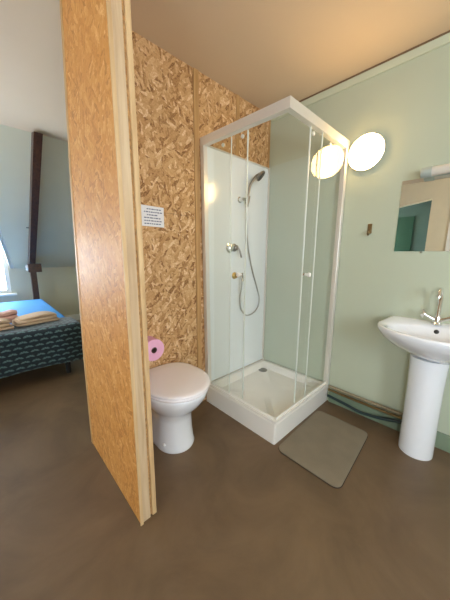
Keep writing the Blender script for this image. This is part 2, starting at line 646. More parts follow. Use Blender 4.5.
w4 = struct(MB().box((XL - 0.02, GY0 - 0.05, GZ0 - 0.03), (XL + 0.06, GY1 + 0.05, GZ0), 0.005).build('added_window_3', M['white']))  # unseen gable window, added to light the bedroom
fr = MB()
fr.box((XL - 0.10, GY0, GZ0), (XL - 0.05, GY0 + t, GZ1))
fr.box((XL - 0.10, GY1 - t, GZ0), (XL - 0.05, GY1, GZ1))
fr.box((XL - 0.10, GY0 + t, GZ0), (XL - 0.05, GY1 - t, GZ0 + t))
fr.box((XL - 0.10, GY0 + t, GZ1 - t), (XL - 0.05, GY1 - t, GZ1))
fr.build('window_frame', M['white'], w4)
MB().box((XL - 0.08, GY0 + t, GZ0 + t), (XL - 0.074, GY1 - t, GZ1 - t)).build('pane', M['winglass'], w4)
# landing behind the doorway
hl = MB()
hl.box((-3.0, 0.3, 0), (-2.8, 2.6, ZC))
hl.box((-2.8, 0.3, 0), (XL - WT, 0.4, ZC))
hl.box((-2.8, 2.5, 0), (XL - WT, 2.6, 1.0))  # end wall left open to the sky, added to light the landing
hl.box((-2.8, 2.5, 2.1), (XL - WT, 2.6, ZC))
struct(hl.build('wall_landing', M['teal']))
d1 = struct(MB().box((-2.8, 1.34, 0), (-2.765, 2.1, 2.1), 0.004).build('door_1', M['doorgreen']))
MB().cyl((-2.765, 1.42, 1.0), (-2.71, 1.42, 1.0), 0.02).build('door_knob', M['chrome'], d1)
# white door lining beside the opening
struct(MB().box((XL, OY0 - 0.34, 0), (XL + 0.02, OY0 - 0.28, 2.2)).build('trim_1', M['white']))

# ---------------------------------------------------------------- strand board wall with battens
OB = 0.012
wb = struct(MB().box((PX1, YB + OB, 0), (XR, YB + 0.05, ZC)).build('wall_back', M['edge']))
def board(x0, x1, z0, z1):
    MB().box((x0, YB, z0), (x1, YB + OB, z1), 0.0012, 1).build('strand_board', M['back'], wb)
board(PX1, 1.208, 0.002, 1.549)
board(PX1, 1.208, 1.551, ZC)
board(1.256, 1.634, 0.002, ZC)
board(1.676, 2.068, 0.002, ZC)
for x0, x1 in ((1.21, 1.254), (1.636, 1.674), (2.070, XR)):
    MB().box((x0, YB - 0.006, 0.002), (x1, YB + OB, ZC), 0.002, 1).build('batten', M['batten'], wb)

# ---------------------------------------------------------------- stub partition, seen end-on
pt = struct(MB().box((PX0 + 0.0125, PY0 + 0.006, 0.0), (PX0 + 0.052, 1.48, ZC)).build('wall_partition', M['pine_dirty']))
pt['label'] = 'stub partition of varnished strand board with its raw timber edge facing out'
FAR = [(1.745, 0.004), (1.735, 0.6), (1.69, 1.2), (1.64, 1.67), (1.50, ZC)]
MB().prism([(PX0, PY0 + 0.002, 0.004)] + [(PX0, y, z) for y, z in FAR] + [(PX0, PY0 + 0.002, ZC)], (0.012, 0, 0)).build('strand_board', M['varn'], pt)
MB().box((PX1 - 0.024, PY0 + 0.012, 0.004), (PX1 - 0.012, YB, ZC), 0.001, 1).build('edge_board', M['edge'], pt)
MB().box((PX1 - 0.0118, PY0 + 0.002, 0.004), (PX1 + 0.010, PY0 + 0.05, ZC), 0.002, 1).build('batten', M['pine'], pt)
MB().box((PX1 - 0.0118, PY0 + 0.0502, 0.004), (PX1, YB, ZC)).build('strand_board', M['rawy'], pt)
# edge strips on the varnished face
MB().box((PX0 - 0.003, PY0 - 0.004, 0.0), (PX0 + 0.012, PY0 + 0.0018, ZC), 0.001, 1).build('edge_strip', M['pine'], pt)
MB().prism([(PX0 - 0.003, y - 0.03, z) for y, z in FAR] + [(PX0 - 0.003, y, z) for y, z in reversed(FAR)], (0.0028, 0, 0)).build('edge_strip', M['batten'], pt)

# cornice strip and skirtings
struct(MB().box((XR - 0.014, YR, ZC - 0.062), (XR, YB - 0.02, ZC - 0.012), 0.003, 1).build('trim_2', M['cornice']))
struct(MB().box((XR - 0.012, YR, ZC - 0.010), (XR, YB - 0.02, ZC - 0.0005)).build('gap_shade_strip', M['umber']))  # dark strip painted for the shade in the stained gap under the ceiling
struct(MB().box((XR - 0.016, YR, 0), (XR, 0.855, 0.115), 0.003, 1).build('baseboard_right', M['skirt']))
struct(MB().box((PX1, YK - 0.016, 0), (XR, YK, 0.12), 0.003, 1).build('baseboard_far', M['white']))

# ================================================================== SHOWER
TX0, TY0 = 1.287, 0.862       # outer corner of the tray
TH = 0.160
e = 0.002
sh = thing('shower_enclosure', (TX0, TY0, 0), 'square corner shower cabin with glass sliding doors and a white tray', 'shower')
tr = MB()
x1, y1 = XR - 0.004, YB - 0.010
def rect(x0, y0, xx, yy, z, r, k=6):
    out = []
    for cx, cy, a0 in ((xx - r, yy - r, 0), (x0 + r, yy - r, 90), (x0 + r, y0 + r, 180), (xx - r, y0 + r, 270)):
        for i in range(k + 1):
            a = math.radians(a0 + 90 * i / k)
            out.append(Vector((cx + r * math.cos(a), cy + r * math.sin(a), z)))
    return out
rings = [rect(TX0 + 0.006, TY0 + 0.006, x1, y1, 0, 0.012), rect(TX0 + 0.004, TY0 + 0.004, x1, y1, TH - 0.034, 0.012),
         rect(TX0 - 0.002, TY0 - 0.002, x1, y1, TH - 0.030, 0.014), rect(TX0 - 0.002, TY0 - 0.002, x1, y1, TH - 0.004, 0.014),
         rect(TX0 + 0.003, TY0 + 0.003, x1 - 0.004, y1 - 0.004, TH, 0.014),
         rect(TX0 + 0.050, TY0 + 0.050, x1 - 0.04, y1 - 0.04, TH, 0.03), rect(TX0 + 0.058, TY0 + 0.058, x1 - 0.048, y1 - 0.048, TH - 0.008, 0.03),
         rect(TX0 + 0.085, TY0 + 0.085, x1 - 0.075, y1 - 0.075, TH - 0.05, 0.04), rect(TX0 + 0.3, TY0 + 0.3, x1 - 0.3, y1 - 0.3, TH - 0.056, 0.05)]
tr.loft(rings)
tray = tr.build('shower_tray', M['white'], sh, True, 50)
MB().lathe((1.955, 1.49, TH - 0.053), (0, 0, 1), [(0, 0.045), (0.006, 0.045), (0.008, 0.036), (0.004, 0.030), (0.006, 0.012), (0.006, 0.001)], 28).build('drain', M['darkchrome'], tray, True)
# linings on both walls
MB().box((TX0 + 0.004, YB - 0.0095, TH + 0.001), (XR - 0.01, YB - 0.0065, 2.065)).build('wall_lining', M['lining'], sh)
MB().box((XR - 0.006, TY0 + 0.02, TH + 0.001), (XR - 0.001, YB - 0.01, 2.085), 0.001, 1).build('wall_lining', M['greenlining'], sh)
MB().box((XR - 0.022, YB - 0.024, TH + 0.002), (XR - 0.0065, YB - 0.010, 2.075), 0.002).build('corner_trim', M['alu'], sh)
MB().box((TX0 + 0.02, YB - 0.013, 2.066), (XR - 0.022, YB - 0.0066, 2.076), 0.001, 1).build('lining_edge', M['alu'], sh)
# frame
HZ0, HZ1 = 2.045, 2.102
fz0 = TH + 0.0005
def mitre(sk, zo0, zo1, tk, ret, mk='alu'):
    """one rail along the left side (constant x) and one along the right side (constant y)"""
    a = MB().prism([(TX0, TY0, zo0), (TX0 + tk, TY0 + tk, zo0), (TX0 + tk - sk, YB - 0.012, zo0), (TX0 - sk, YB - 0.012, zo0)], (0, 0, zo1 - zo0))
    b = MB().prism([(TX0, TY0, zo0), (TX0 + tk, TY0 + tk, zo0), (XR - 0.008, TY0 + tk, zo0), (XR - 0.008, TY0, zo0)], (0, 0, zo1 - zo0))
    a.build(ret, M[mk], sh)
    b.build(ret, M[mk], sh)
mitre(0.032, HZ0, HZ1, 0.036, 'header_rail')
# low bottom track of two ribs
mitre(0, fz0, fz0 + 0.018, 0.040, 'bottom_track', 'white')
MB().box((TX0 + 0.012, TY0 + 0.03, fz0 + 0.0185), (TX0 + 0.018, YB - 0.05, fz0 + 0.034)).build('track_rib', M['white'], sh)
MB().box((TX0 + 0.03, TY0 + 0.012, fz0 + 0.0185), (XR - 0.05, TY0 + 0.018, fz0 + 0.034)).build('track_rib', M['white'], sh)
# wall posts
MB().loft([[Vector((TX0 - k_ + a_, YB - b_, z_)) for a_, b_ in ((0, 0.048), (0.036, 0.048), (0.036, 0.0125), (0, 0.0125))] for k_, z_ in ((0.0, fz0 + 0.0185), (0.032, HZ0 - 0.0005))]).build('wall_post', M['alu'], sh)
MB().box((XR - 0.048, TY0, fz0 + 0.0185), (XR - 0.0085, TY0 + 0.036, HZ0 - 0.0005), 0.003).build('wall_post', M['alu'], sh)
g0, g1 = fz0 + 0.036, HZ0 - 0.0008
# left side: fixed pane by the wall, sliding door in front of it
LX = TX0 + 0.008
FIXY, DOORY = 1.315, 1.185
p_ = MB().box((LX, FIXY, g0), (LX + 0.005, YB - 0.049, g1)).build('fixed_pane', M['glass'], sh)
MB().box((LX - 0.001, FIXY - 0.006, g0), (LX + 0.006, FIXY - 0.0002, g1), 0.001, 1).build('edge_seal', M['glassedge'], p_)
DXX = TX0 + 0.024
dl = MB().box((DXX, DOORY, g0), (DXX + 0.005, YB - 0.10, g1)).build('sliding_door', M['glass'], sh)
MB().box((DXX - 0.002, DOORY - 0.008, g0), (DXX + 0.007, DOORY - 0.0002, g1), 0.001, 1).build('edge_seal', M['glassedge'], dl)
def knob(c, axis, parent):
    MB().lathe(c, axis, [(0, 0.010), (0.014, 0.008), (0.018, 0.014), (0.026, 0.0165), (0.034, 0.014), (0.037, 0.004)], 20).build('knob', M['white'], parent, True)
knob((DXX - 0.0002, DOORY + 0.035, 1.135), (-1, 0, 0), dl)
MB().lathe((DXX + 0.0052, DOORY + 0.035, 1.135), (1, 0, 0), [(0, 0.010), (0.010, 0.012), (0.016, 0.004)], 16).build('knob_backing', M['chrome'], dl, True)
# right side
RY = TY0 + 0.008
FIXX, DOORX = 1.685, 1.562
p_ = MB().box((FIXX, RY, g0), (XR - 0.049, RY + 0.005, g1)).build('fixed_pane', M['glass'], sh)
MB().box((FIXX - 0.006, RY - 0.001, g0), (FIXX - 0.0002, RY + 0.006, g1), 0.001, 1).build('edge_seal', M['glassedge'], p_)
DYY = TY0 + 0.024
dr = MB().box((DOORX, DYY, g0), (XR - 0.16, DYY + 0.005, g1)).build('sliding_door', M['glass'], sh)
MB().box((DOORX - 0.008, DYY - 0.002, g0), (DOORX - 0.0002, DYY + 0.007, g1), 0.001, 1).build('edge_seal', M['glassedge'], dr)
knob((DOORX + 0.040, DYY - 0.0002, 1.140), (0, -1, 0), dr)
MB().lathe((DOORX + 0.040, DYY + 0.0052, 1.140), (0, 1, 0), [(0, 0.010), (0.010, 0.012), (0.016, 0.004)], 16).build('knob_backing', M['chrome'], dr, True)
# door rollers under the header
for x, y in ((DXX + 0.012, DOORY + 0.05), (DXX + 0.012, 1.42)):
    MB().cyl((x - 0.006, y, HZ0 - 0.020), (x + 0.004, y, HZ0 - 0.020), 0.012).build('roller', M['white'], dl, True)
for x, y in ((DOORX + 0.05, DYY + 0.012), (1.85, DYY + 0.012)):
    MB().cyl((x, y - 0.006, HZ0 - 0.020), (x, y + 0.004, HZ0 - 0.020), 0.012).build('roller', M['white'], dr, True)

# shower fittings on the white lining
YW = YB - 0.0098
hs = thing('hand_shower', (1.68, YW, 1.74), 'hand shower with dark head on a wall bracket, hose looped below', 'hand shower')
MB().lathe((1.680, YW, 1.735), (0, -1, 0), [(0, 0.026), (0.006, 0.026), (0.010, 0.018), (0.045, 0.016), (0.055, 0.012)], 24).build('wall_bracket', M['chrome'], hs, True)
MB().cyl((1.725, YW - 0.048, 1.700), (1.735, YW - 0.052, 1.765), 0.017, 0.019).build('holder_clip', M['darkchrome'], hs, True)
MB().cyl((1.690, YW - 0.045, 1.735), (1.722, YW - 0.048, 1.735), 0.010).build('bracket_arm', M['chrome'], hs, True)
MB().tube([(1.730, YW - 0.05, 1.680), (1.733, YW - 0.052, 1.77), (1.750, YW - 0.062, 1.86), (1.790, YW - 0.085, 1.925), (1.815, YW - 0.10, 1.945)],
          lambda t: 0.0095 + 0.004 * t, 14).build('handle', M['darkchrome'], hs, True)
ax = Vector((0.45, -0.62, -0.64)).normalized()
hc = Vector((1.825, YW - 0.098, 1.945))
hd = MB().lathe(hc - ax * 0.012, ax, [(0, 0.012), (0.008, 0.034), (0.018, 0.047), (0.030, 0.049), (0.033, 0.046)], 28).build('shower_head', M['darkchrome'], hs, True)
MB().lathe(hc + ax * 0.0212, ax, [(0, 0.044), (0.003, 0.042), (0.004, 0.002)], 28).build('spray_plate', M['nozzle'], hd, True)
MB().tube([(1.730, YW - 0.05, 1.676), (1.732, YW - 0.048, 1.56), (1.750, YW - 0.035, 1.42), (1.830, YW - 0.02, 1.18), (1.930, YW - 0.014, 0.96), (1.975, YW - 0.014, 0.845),
           (1.955, YW - 0.014, 0.755), (1.880, YW - 0.014, 0.700), (1.785, YW - 0.014, 0.698), (1.710, YW - 0.016, 0.765), (1.674, YW - 0.03, 0.865), (1.668, YW - 0.052, 0.97), (1.672, YW - 0.056, 1.035)],
          0.0065, 10).build('hose', M['hosemetal'], hs, True)

mx = thing('shower_mixer', (1.60, YW, 1.33), 'chrome single-lever shower valve on the white lining', 'shower valve')
MB().lathe((1.560, YW, 1.325), (0, -1, 0), [(0, 0.040), (0.006, 0.040), (0.010, 0.030), (0.034, 0.028), (0.040, 0.020)], 28).build('valve_body', M['chrome'], mx, True)
MB().lathe((1.620, YW, 1.330), (0, -1, 0), [(0, 0.034), (0.006, 0.034), (0.010, 0.024), (0.036, 0.022), (0.044, 0.012)], 28).build('escutcheon', M['darkchrome'], mx, True)
MB().tube([(1.622, YW - 0.043, 1.330), (1.634, YW - 0.058, 1.295), (1.648, YW - 0.066, 1.245)], lambda t: 0.010 - 0.003 * t, 12).build('lever', M['darkchrome'], mx, True)

oe = thing('hose_outlet', (1.66, YW, 1.08), 'chrome and brass wall elbow feeding the shower hose', 'wall outlet')
MB().lathe((1.628, YW, 1.085), (0, -1, 0), [(0, 0.030), (0.005, 0.030), (0.010, 0.022), (0.026, 0.020)], 24).build('rosette', M['brass'], oe, True)
MB().tube([(1.632, YW - 0.030, 1.088), (1.660, YW - 0.056, 1.090), (1.672, YW - 0.058, 1.072), (1.672, YW - 0.057, 1.037)], 0.014, 14).build('elbow', M['chrome'], oe, True)

# ================================================================== TOILET
TCX = 0.833
def egg(cx, yf, yb, hw, z, m=2.9, n=48, nf=2.0):
    ym = yf + hw * 1.12
    out = []
    for i in range(n):
        a = 2 * math.pi * i / n
        c, s = math.cos(a), math.sin(a)
        if s < 0:
            out.append(Vector((cx + hw * math.copysign(abs(c) ** (2 / nf), c), ym + (ym - yf) * -abs(s) ** (2 / nf), z)))
        else:
            out.append(Vector((cx + hw * math.copysign(abs(c) ** (2 / m), c), ym + (yb - ym) * abs(s) ** (2 / m), z)))
    return out
to = thing('toilet', (TCX, 1.38, 0), 'white back-to-wall toilet with the lid down', 'toilet')
yb = YB - 0.002
pan = MB()
pan.loft([egg(TCX, 1.236, yb, 0.126, 0.0), egg(TCX, 1.232, yb, 0.129, 0.012), egg(TCX, 1.240, yb, 0.124, 0.03), egg(TCX, 1.250, yb, 0.118, 0.12), egg(TCX, 1.252, yb, 0.117, 0.20),
          egg(TCX, 1.240, yb, 0.124, 0.245), egg(TCX, 1.200, yb, 0.150, 0.290), egg(TCX, 1.160, yb, 0.178, 0.330), egg(TCX, 1.130, yb, 0.196, 0.375),
          egg(TCX, 1.118, yb, 0.203, 0.410), egg(TCX, 1.118, yb, 0.203, 0.424), egg(TCX, 1.124, yb, 0.198, 0.430)])
pan.build('pan', M['ceramic'], to, True, 60)
MB().loft([egg(TCX, 1.112, yb - 0.02, 0.204, 0.4305), egg(TCX, 1.106, yb - 0.016, 0.209, 0.436), egg(TCX, 1.106, yb - 0.016, 0.209, 0.444), egg(TCX, 1.112, yb - 0.02, 0.204, 0.449)]).build('seat', M['lid'], to, True, 60)
MB().loft([egg(TCX, 1.110, yb - 0.014, 0.206, 0.4495), egg(TCX, 1.100, yb - 0.008, 0.213, 0.455), egg(TCX, 1.100, yb - 0.008, 0.213, 0.464), egg(TCX, 1.107, yb - 0.012, 0.208, 0.470),
           egg(TCX, 1.13, yb - 0.03, 0.19, 0.473), egg(TCX, 1.25, yb - 0.12, 0.10, 0.475)]).build('lid', M['lid'], to, True, 60)
for sx in (-0.08, 0.08):
    MB().cyl((TCX + sx - 0.02, yb - 0.012, 0.4485), (TCX + sx + 0.02, yb - 0.012, 0.4485), 0.008).build('hinge', M['white'], to, True)
# bolt cover low on the foot
bd = Vector((-0.82, -0.57, 0.25)).normalized()
MB().lathe((0.7195, 1.325, 0.052), bd, [(0, 0.011), (0.004, 0.010), (0.008, 0.005)], 14).build('bolt_cover', M['socket'], to, True)

# pink roll on a peg
rc = Vector((0.765, 0, 0.642))
ro = thing('toilet_roll', (rc.x, 1.53, rc.z), 'pink toilet roll hanging on the strand board behind the toilet', 'toilet roll')
def ringprof(r0, r1, ya, yb_):
    m = MB()
    n = 40
    rs = []
    for y, r in ((ya, r0), (ya, r1 - 0.004), (ya + 0.003, r1), (yb_ - 0.003, r1), (yb_, r1 - 0.004), (yb_, r0), (ya, r0)):
        rs.append([Vector((rc.x + r * math.cos(2 * math.pi * i / n), y, rc.z + r * math.sin(2 * math.pi * i / n))) for i in range(n)])
    m.loft(rs, False, False)
    bmesh.ops.remove_doubles(m.bm, verts=m.bm.verts, dist=1e-5)
    return m
ringprof(0.0215, 0.0745, 1.485, 1.585).build('paper', M['pink'], ro, True, 50)
ringprof(0.0185, 0.0212, 1.487, 1.583).build('cardboard_core', M['card'], ro, True, 50)
pg = thing('roll_peg', (rc.x, YB, rc.z), 'dark peg on the strand board carrying the pink roll', 'roll holder')
MB().cyl((rc.x, YB - 0.0005, rc.z + 0.011), (rc.x, 1.500, rc.z + 0.011), 0.006).build('peg', M['bronze'], pg, True)
MB().lathe((rc.x, YB - 0.0002, rc.z + 0.008), (0, -1, 0), [(0, 0.018), (0.004, 0.018), (0.006, 0.010)], 20).build('plate', M['bronze'], pg, True)

# printed notice
nt = thing('notice', (0.858, YB, 1.52), 'small white printed notice pinned to the strand board', 'notice')
MB().prism([(0.776, YB - 0.0015, 1.584), (0.942, YB - 0.0015, 1.582), (0.942, YB - 0.0015, 1.452), (0.776, YB - 0.0015, 1.454)], (0, 0.001, 0)).build('paper_sheet', M['paper'], nt)
tx = MB()
z = 1.563
for row in range(6):
    x = 0.798 + (0.02 if row in (0, 2) else 0.0)
    while x < (0.915 if row != 2 else 0.89):
        L = random.uniform(0.008, 0.022)
        tx.box((x, YB - 0.0021, z - 0.0032), (min(x + L, 0.928), YB - 0.0016, z + 0.0032))
        x += L + 0.005
    z -= 0.0185
tx.build('text_lines', M['ink'], nt)

# ================================================================== WASHBASIN
BY = 0.172
SZ = 0.852
def plan(scale_w=1.0, depth=1.0, grow=0.0):
    pts = []
    W = 0.30
    n = 40
    for i in range(n + 1):
        u = -1 + 2 * i / n
        d = 0.285 + 0.205 * max(0, 1 - u * u) ** 0.55
        pts.append((XR - d, BY + u * W))
    return pts
PL = plan()
PLX = sorted([])
def outer(theta, cx, cy):
    """distance from the bowl centre to the outline in direction theta"""
    poly = PL + [(XR - 0.001, BY + 0.285), (XR - 0.001, BY - 0.285)]
    dx, dy = math.cos(theta), math.sin(theta)
    best = None
    for (xa, ya), (xb, yb2) in zip(poly, poly[1:] + poly[:1]):
        ex, ey = xb - xa, yb2 - ya
        den = dx * ey - dy * ex
        if abs(den) < 1e-9:
            continue
        tt = ((xa - cx) * ey - (ya - cy) * ex) / den
        uu = ((xa - cx) * dy - (ya - cy) * dx) / den
        if tt > 0 and -1e-6 <= uu <= 1 + 1e-6 and (best is None or tt < best):
            best = tt
    return best
bcx, bcy = 1.83, BY
N = 72
TH_ = [2 * math.pi * i / N for i in range(N)]
OUT = [outer(a, bcx, bcy) for a in TH_]
def oring(k, z, dx=0.0, wallfix=True):
    r = []
    for a, o in zip(TH_, OUT):
        x = bcx + math.cos(a) * o * k
        y = bcy + math.sin(a) * o * k
        r.append(Vector((min(x + dx, XR - 0.002), y, z)))
    return r
def ering(a_, b_, z, cx=None):
    cx = bcx if cx is None else cx
    return [Vector((cx + math.cos(t) * a_, bcy + math.sin(t) * b_, z)) for t in TH_]
wbn = thing('washbasin', (1.9, BY, 0), 'white ceramic pedestal washbasin with a chrome tap', 'washbasin')
bs = MB()
bs.loft([ering(0.085, 0.10, 0.655, 1.945), ering(0.105, 0.12, 0.670, 1.935), ering(0.15, 0.17, 0.700, 1.905), oring(0.74, 0.738, 0.03), oring(0.89, 0.780, 0.012), oring(0.97, 0.820, 0.0), oring(1.0, 0.838), oring(0.995, 0.849), oring(0.975, SZ + 0.002), oring(0.945, SZ + 0.001),
         ering(0.168, 0.248, SZ - 0.008, bcx - 0.012), ering(0.158, 0.238, SZ - 0.022, bcx - 0.012), ering(0.135, 0.205, SZ - 0.075, bcx - 0.008), ering(0.09, 0.14, SZ - 0.115, bcx), ering(0.025, 0.025, SZ - 0.124, bcx)])
basin = bs.build('basin', M['ceramic'], wbn, True, 70)
MB().lathe((bcx, bcy, SZ - 0.1235), (0, 0, 1), [(0, 0.022), (0.003, 0.022), (0.004, 0.016), (0.001, 0.012)], 24).build('waste', M['chrome'], basin, True)
ofx = Vector((bcx + 0.142, BY + 0.02, SZ - 0.038))
MB().lathe(ofx, Vector((-1, 0, 0.35)), [(-0.004, 0.013), (0.004, 0.013), (0.0055, 0.010), (0.0055, 0.001)], 20).build('overflow', M['darkhole'], basin, True)
pd = MB()
def dring(r, z, back):
    out = []
    cx = 1.945
    for i in range(25):
        a = math.pi / 2 + math.pi * i / 24
        out.append(Vector((cx + r * math.cos(a), BY + 0.030 + r * math.sin(a), z)))
    out.append(Vector((back, BY + 0.030 - r * 0.96, z)))
    out.append(Vector((back, BY + 0.030 + r * 0.96, z)))
    return out
pd.loft([dring(0.093, 0.0, 2.040), dring(0.094, 0.02, 2.040), dring(0.092, 0.20, 2.040), dring(0.092, 0.45, 2.040), dring(0.096, 0.60, 2.040), dring(0.100, 0.654, 2.040)])
pd.build('pedestal', M['ceramic'], wbn, True, 50)
# tap
fx, fy = 2.005, BY + 0.028
fc = MB().lathe((fx, fy, SZ + 0.0012), (0, 0, 1), [(0, 0.027), (0.008, 0.027), (0.014, 0.020), (0.045, 0.019), (0.058, 0.014)], 24).build('tap', M['chrome'], wbn, True)
MB().tube([(fx, fy, SZ + 0.052), (fx + 0.002, fy, SZ + 0.12), (fx - 0.004, fy, SZ + 0.185), (fx - 0.030, fy, SZ + 0.222), (fx - 0.066, fy, SZ + 0.222), (fx - 0.092, fy, SZ + 0.196), (fx - 0.097, fy, SZ + 0.178)],
          lambda t: 0.0125 - 0.003 * t, 14).build('spout', M['chrome'], fc, True)
for sgn in (1, -1):
    a = Vector((fx - 0.002, fy + sgn * 0.016, SZ + 0.032))
    b = Vector((fx - 0.010, fy + sgn * 0.066, SZ + 0.058))
    hnd = MB().cyl(a, b, 0.012, 0.010)
    dd = (b - a).normalized()
    hnd.lathe(b - dd * 0.004, dd, [(0, 0.010), (0.002, 0.020), (0.012, 0.022), (0.020, 0.019), (0.022, 0.006)], 20)
    for k in range(4):
        q = Vector((0, 0, 1)) if k % 2 == 0 else dd.cross(Vector((0, 0, 1))).normalized()
        q = q * (1 if k < 2 else -1)
        hnd.cyl(b + dd * 0.008, b + dd * 0.008 + q * 0.026, 0.006)
    hnd.build('tap_handle', M['chrome'], fc, True)

# ================================================================== RIGHT WALL FITTINGS
LC = Vector((XR, 0.737, 1.990))
lm = thing('wall_lamp', LC, 'lit round opal wall lamp beside the shower', 'wall lamp')
R0 = 0.116
MB().lathe(LC - Vector((0.0006, 0, 0)), (-1, 0, 0), [(0, R0 * 0.94), (0.016, R0 * 0.94), (0.018, R0 * 0.9)], 48).build('base', M['lampbase'], lm, True)
MB().lathe(LC - Vector((0.0188, 0, 0)), (-1, 0, 0), [(0, R0), (0.008, R0), (0.016, R0 * 0.96), (0.027, R0 * 0.83), (0.035, R0 * 0.60), (0.039, R0 * 0.3), (0.040, 0.001)], 48).build('glass_dome', M['lampglass'], lm, True, 60)

MB().lathe(LC - Vector((0.0182, 0, 0)), (-1, 0, 0), [(0, R0 + 0.001), (0, R0 + 0.005), (0.008, R0 + 0.004), (0.009, R0 + 0.001), (0, R0 + 0.001)], 48).build('glow_shield', M['lampbase'], lm, True, 40)  # ring added to keep the dome's side glow off the wall

mr = thing('mirror', (XR, 0.22, 1.53), 'frameless rectangular mirror on the wall over the washbasin', 'mirror')
MB().box((XR - 0.007, -0.06, 1.300), (XR - 0.0008, 0.496, 1.756)).build('mirror_backing', M['glassedge'], mr)
MB().box((XR - 0.0078, -0.059, 1.301), (XR - 0.0071, 0.495, 1.755)).build('mirror_glass', M['mirror'], mr)
MB().box((XR - 0.010, 0.335, 1.290), (XR - 0.0005, 0.350, 1.3005)).build('clip', M['chrome'], mr)

ml = thing('mirror_light', (XR, 0.3, 1.79), 'unlit tubular light with a grey end cap over the mirror', 'mirror light')
MB().box((XR - 0.040, 0.05, 1.757), (XR - 0.0006, 0.388, 1.795), 0.004).build('backplate', M['capgrey'], ml)
MB().cyl((XR - 0.062, 0.335, 1.772), (XR - 0.062, -0.10, 1.772), 0.026, n=28).build('tube', M['opal'], ml, True)
MB().lathe((XR - 0.062, 0.3352, 1.772), (0, 1, 0), [(0, 0.030), (0.048, 0.030), (0.054, 0.026)], 28).build('end_cap', M['capgrey'], ml, True)

hk = thing('wall_hook', (XR, 0.665, 1.45), 'small bronze robe hook on the green wall under the lamp', 'hook')
MB().box((XR - 0.006, 0.651, 1.428), (XR - 0.0004, 0.681, 1.498), 0.003).build('plate', M['bronze'], hk)
MB().tube([(XR - 0.0062, 0.666, 1.436), (XR - 0.026, 0.666, 1.420), (XR - 0.036, 0.666, 1.428), (XR - 0.038, 0.666, 1.446)], 0.0065, 12).build('prong', M['bronze'], hk, True)

# pipes along the foot of the green wall
p1 = MB().tube([(XR - 0.030, 0.850, 0.152), (XR - 0.030, 0.6, 0.150), (XR - 0.030, 0.30, 0.148), (XR - 0.030, 0.20, 0.148)], 0.0125, 14).build('water_pipe', M['pipe'], smooth=True)
tag(p1, 'upper grey-beige painted pipe running along the green wall to the washbasin', 'pipe')
p2 = MB().tube([(XR - 0.034, 0.850, 0.122), (XR - 0.036, 0.6, 0.120), (XR - 0.034, 0.30, 0.120), (XR - 0.03, 0.20, 0.120)], 0.0105, 14).build('water_pipe', M['bronze'], smooth=True)
tag(p2, 'dark pipe directly under the grey-beige one along the green wall', 'pipe')
p3 = MB().tube([(XR - 0.045, 0.850, 0.070), (XR - 0.050, 0.70, 0.060), (XR - 0.050, 0.58, 0.045), (XR - 0.048, 0.45, 0.062), (XR - 0.040, 0.32, 0.092), (XR - 0.036, 0.22, 0.096)], 0.0115, 14).build('waste_hose', M['tealhose'], smooth=True)
tag(p3, 'dark teal sagging hose lowest along the skirting', 'hose')

# bath mat with rounded corners
bmx = thing('bath_mat', (1.57, 0.62, 0), 'taupe rounded bath mat lying in front of the shower tray', 'bath mat')
def matring(g, z):
    pts = rect(1.268 - g, 0.418 - g, 1.885 + g, 0.838 + g, z, 0.05 + g, 8)
    out = []
    for p in pts:
        f = (p.x - 1.268) / 0.617
        out.append(Vector((p.x, p.y + 0.030 * f * (1 - (p.y - 0.418) / 0.42) + 0.012 * f, z)))
    return out
MB().loft([matring(0.0, 0.0005), matring(0.001, 0.004)]).build('backing', M['matedge'], bmx)
MB().loft([matring(-0.003, 0.0041), matring(-0.002, 0.010), matring(-0.010, 0.0135), matring(-0.03, 0.0142)]).build('pile', M['mat'], bmx, True, 60)

# ================================================================== BEDROOM
bd = thing('bed', (0.0, 4.1, 0), 'bed with bright blue sheet under the sloping attic ceiling', 'bed')
BX0, BX1, BY0_, BY1_ = -0.85, 0.675, 2.98, 5.15
MB().box((BX0 + 0.02, BY0_ + 0.02, 0.16), (BX1 - 0.02, BY1_, 0.30), 0.01).build('base', M['bedwood'], bd)
MB().box((BX0 + 0.01, BY0_ + 0.01, 0.3005), (BX1 - 0.01, BY1_, 0.505), 0.04, 4).build('mattress', M['mattress'], bd, True)
sh_ = MB().box((BX0 + 0.002, 3.28, 0.36), (BX1 - 0.002, BY1_ + 0.006, 0.520), 0.045, 4)
sh_.build('sheet', M['sheet'], bd, True)
for x, y in ((BX1 - 0.13, BY0_ + 0.02), (BX0 + 0.1, BY0_ + 0.02), (BX1 - 0.13, BY1_ - 0.1), (BX0 + 0.1, BY1_ - 0.1)):
    MB().cyl((x, y + 0.03, 0.0), (x, y + 0.03, 0.1595), 0.022, 0.026, 16).build('leg', M['black'], bd, True)

# quilt draped over the foot
q = bmesh.new()
uvl = q.loops.layers.uv.new('UVMap')
prof = []          # (y, z, v): from the top edge at y=3.34 over the foot down to z 0.15
zt = 0.535
y_in, y_out = 3.34, BY0_ - 0.03
for i in range(13):
    prof.append((y_in + (y_out + 0.05 - y_in) * i / 12, zt))
for i in range(1, 7):
    a = math.pi / 2 * i / 6
    prof.append((y_out + 0.05 - 0.05 * math.sin(a), zt - 0.05 + 0.05 * math.cos(a)))
for i in range(1, 13):
    prof.append((y_out, zt - 0.05 - (zt - 0.05 - 0.155) * i / 12))
xprof = []         # (x, z drop) across: drape on both sides
xl, xr = BX0 - 0.03, BX1 + 0.025
for i in range(1, 9):
    xprof.append((xl, -0.05 - 0.28 * (9 - i) / 8))
for i in range(5):
    a = math.pi / 2 * i / 4
    xprof.append((xl + 0.05 - 0.05 * math.cos(a), -0.05 + 0.05 * math.sin(a)))
for i in range(1, 40):
    xprof.append((xl + 0.05 + (xr - xl - 0.10) * i / 40, 0.0))
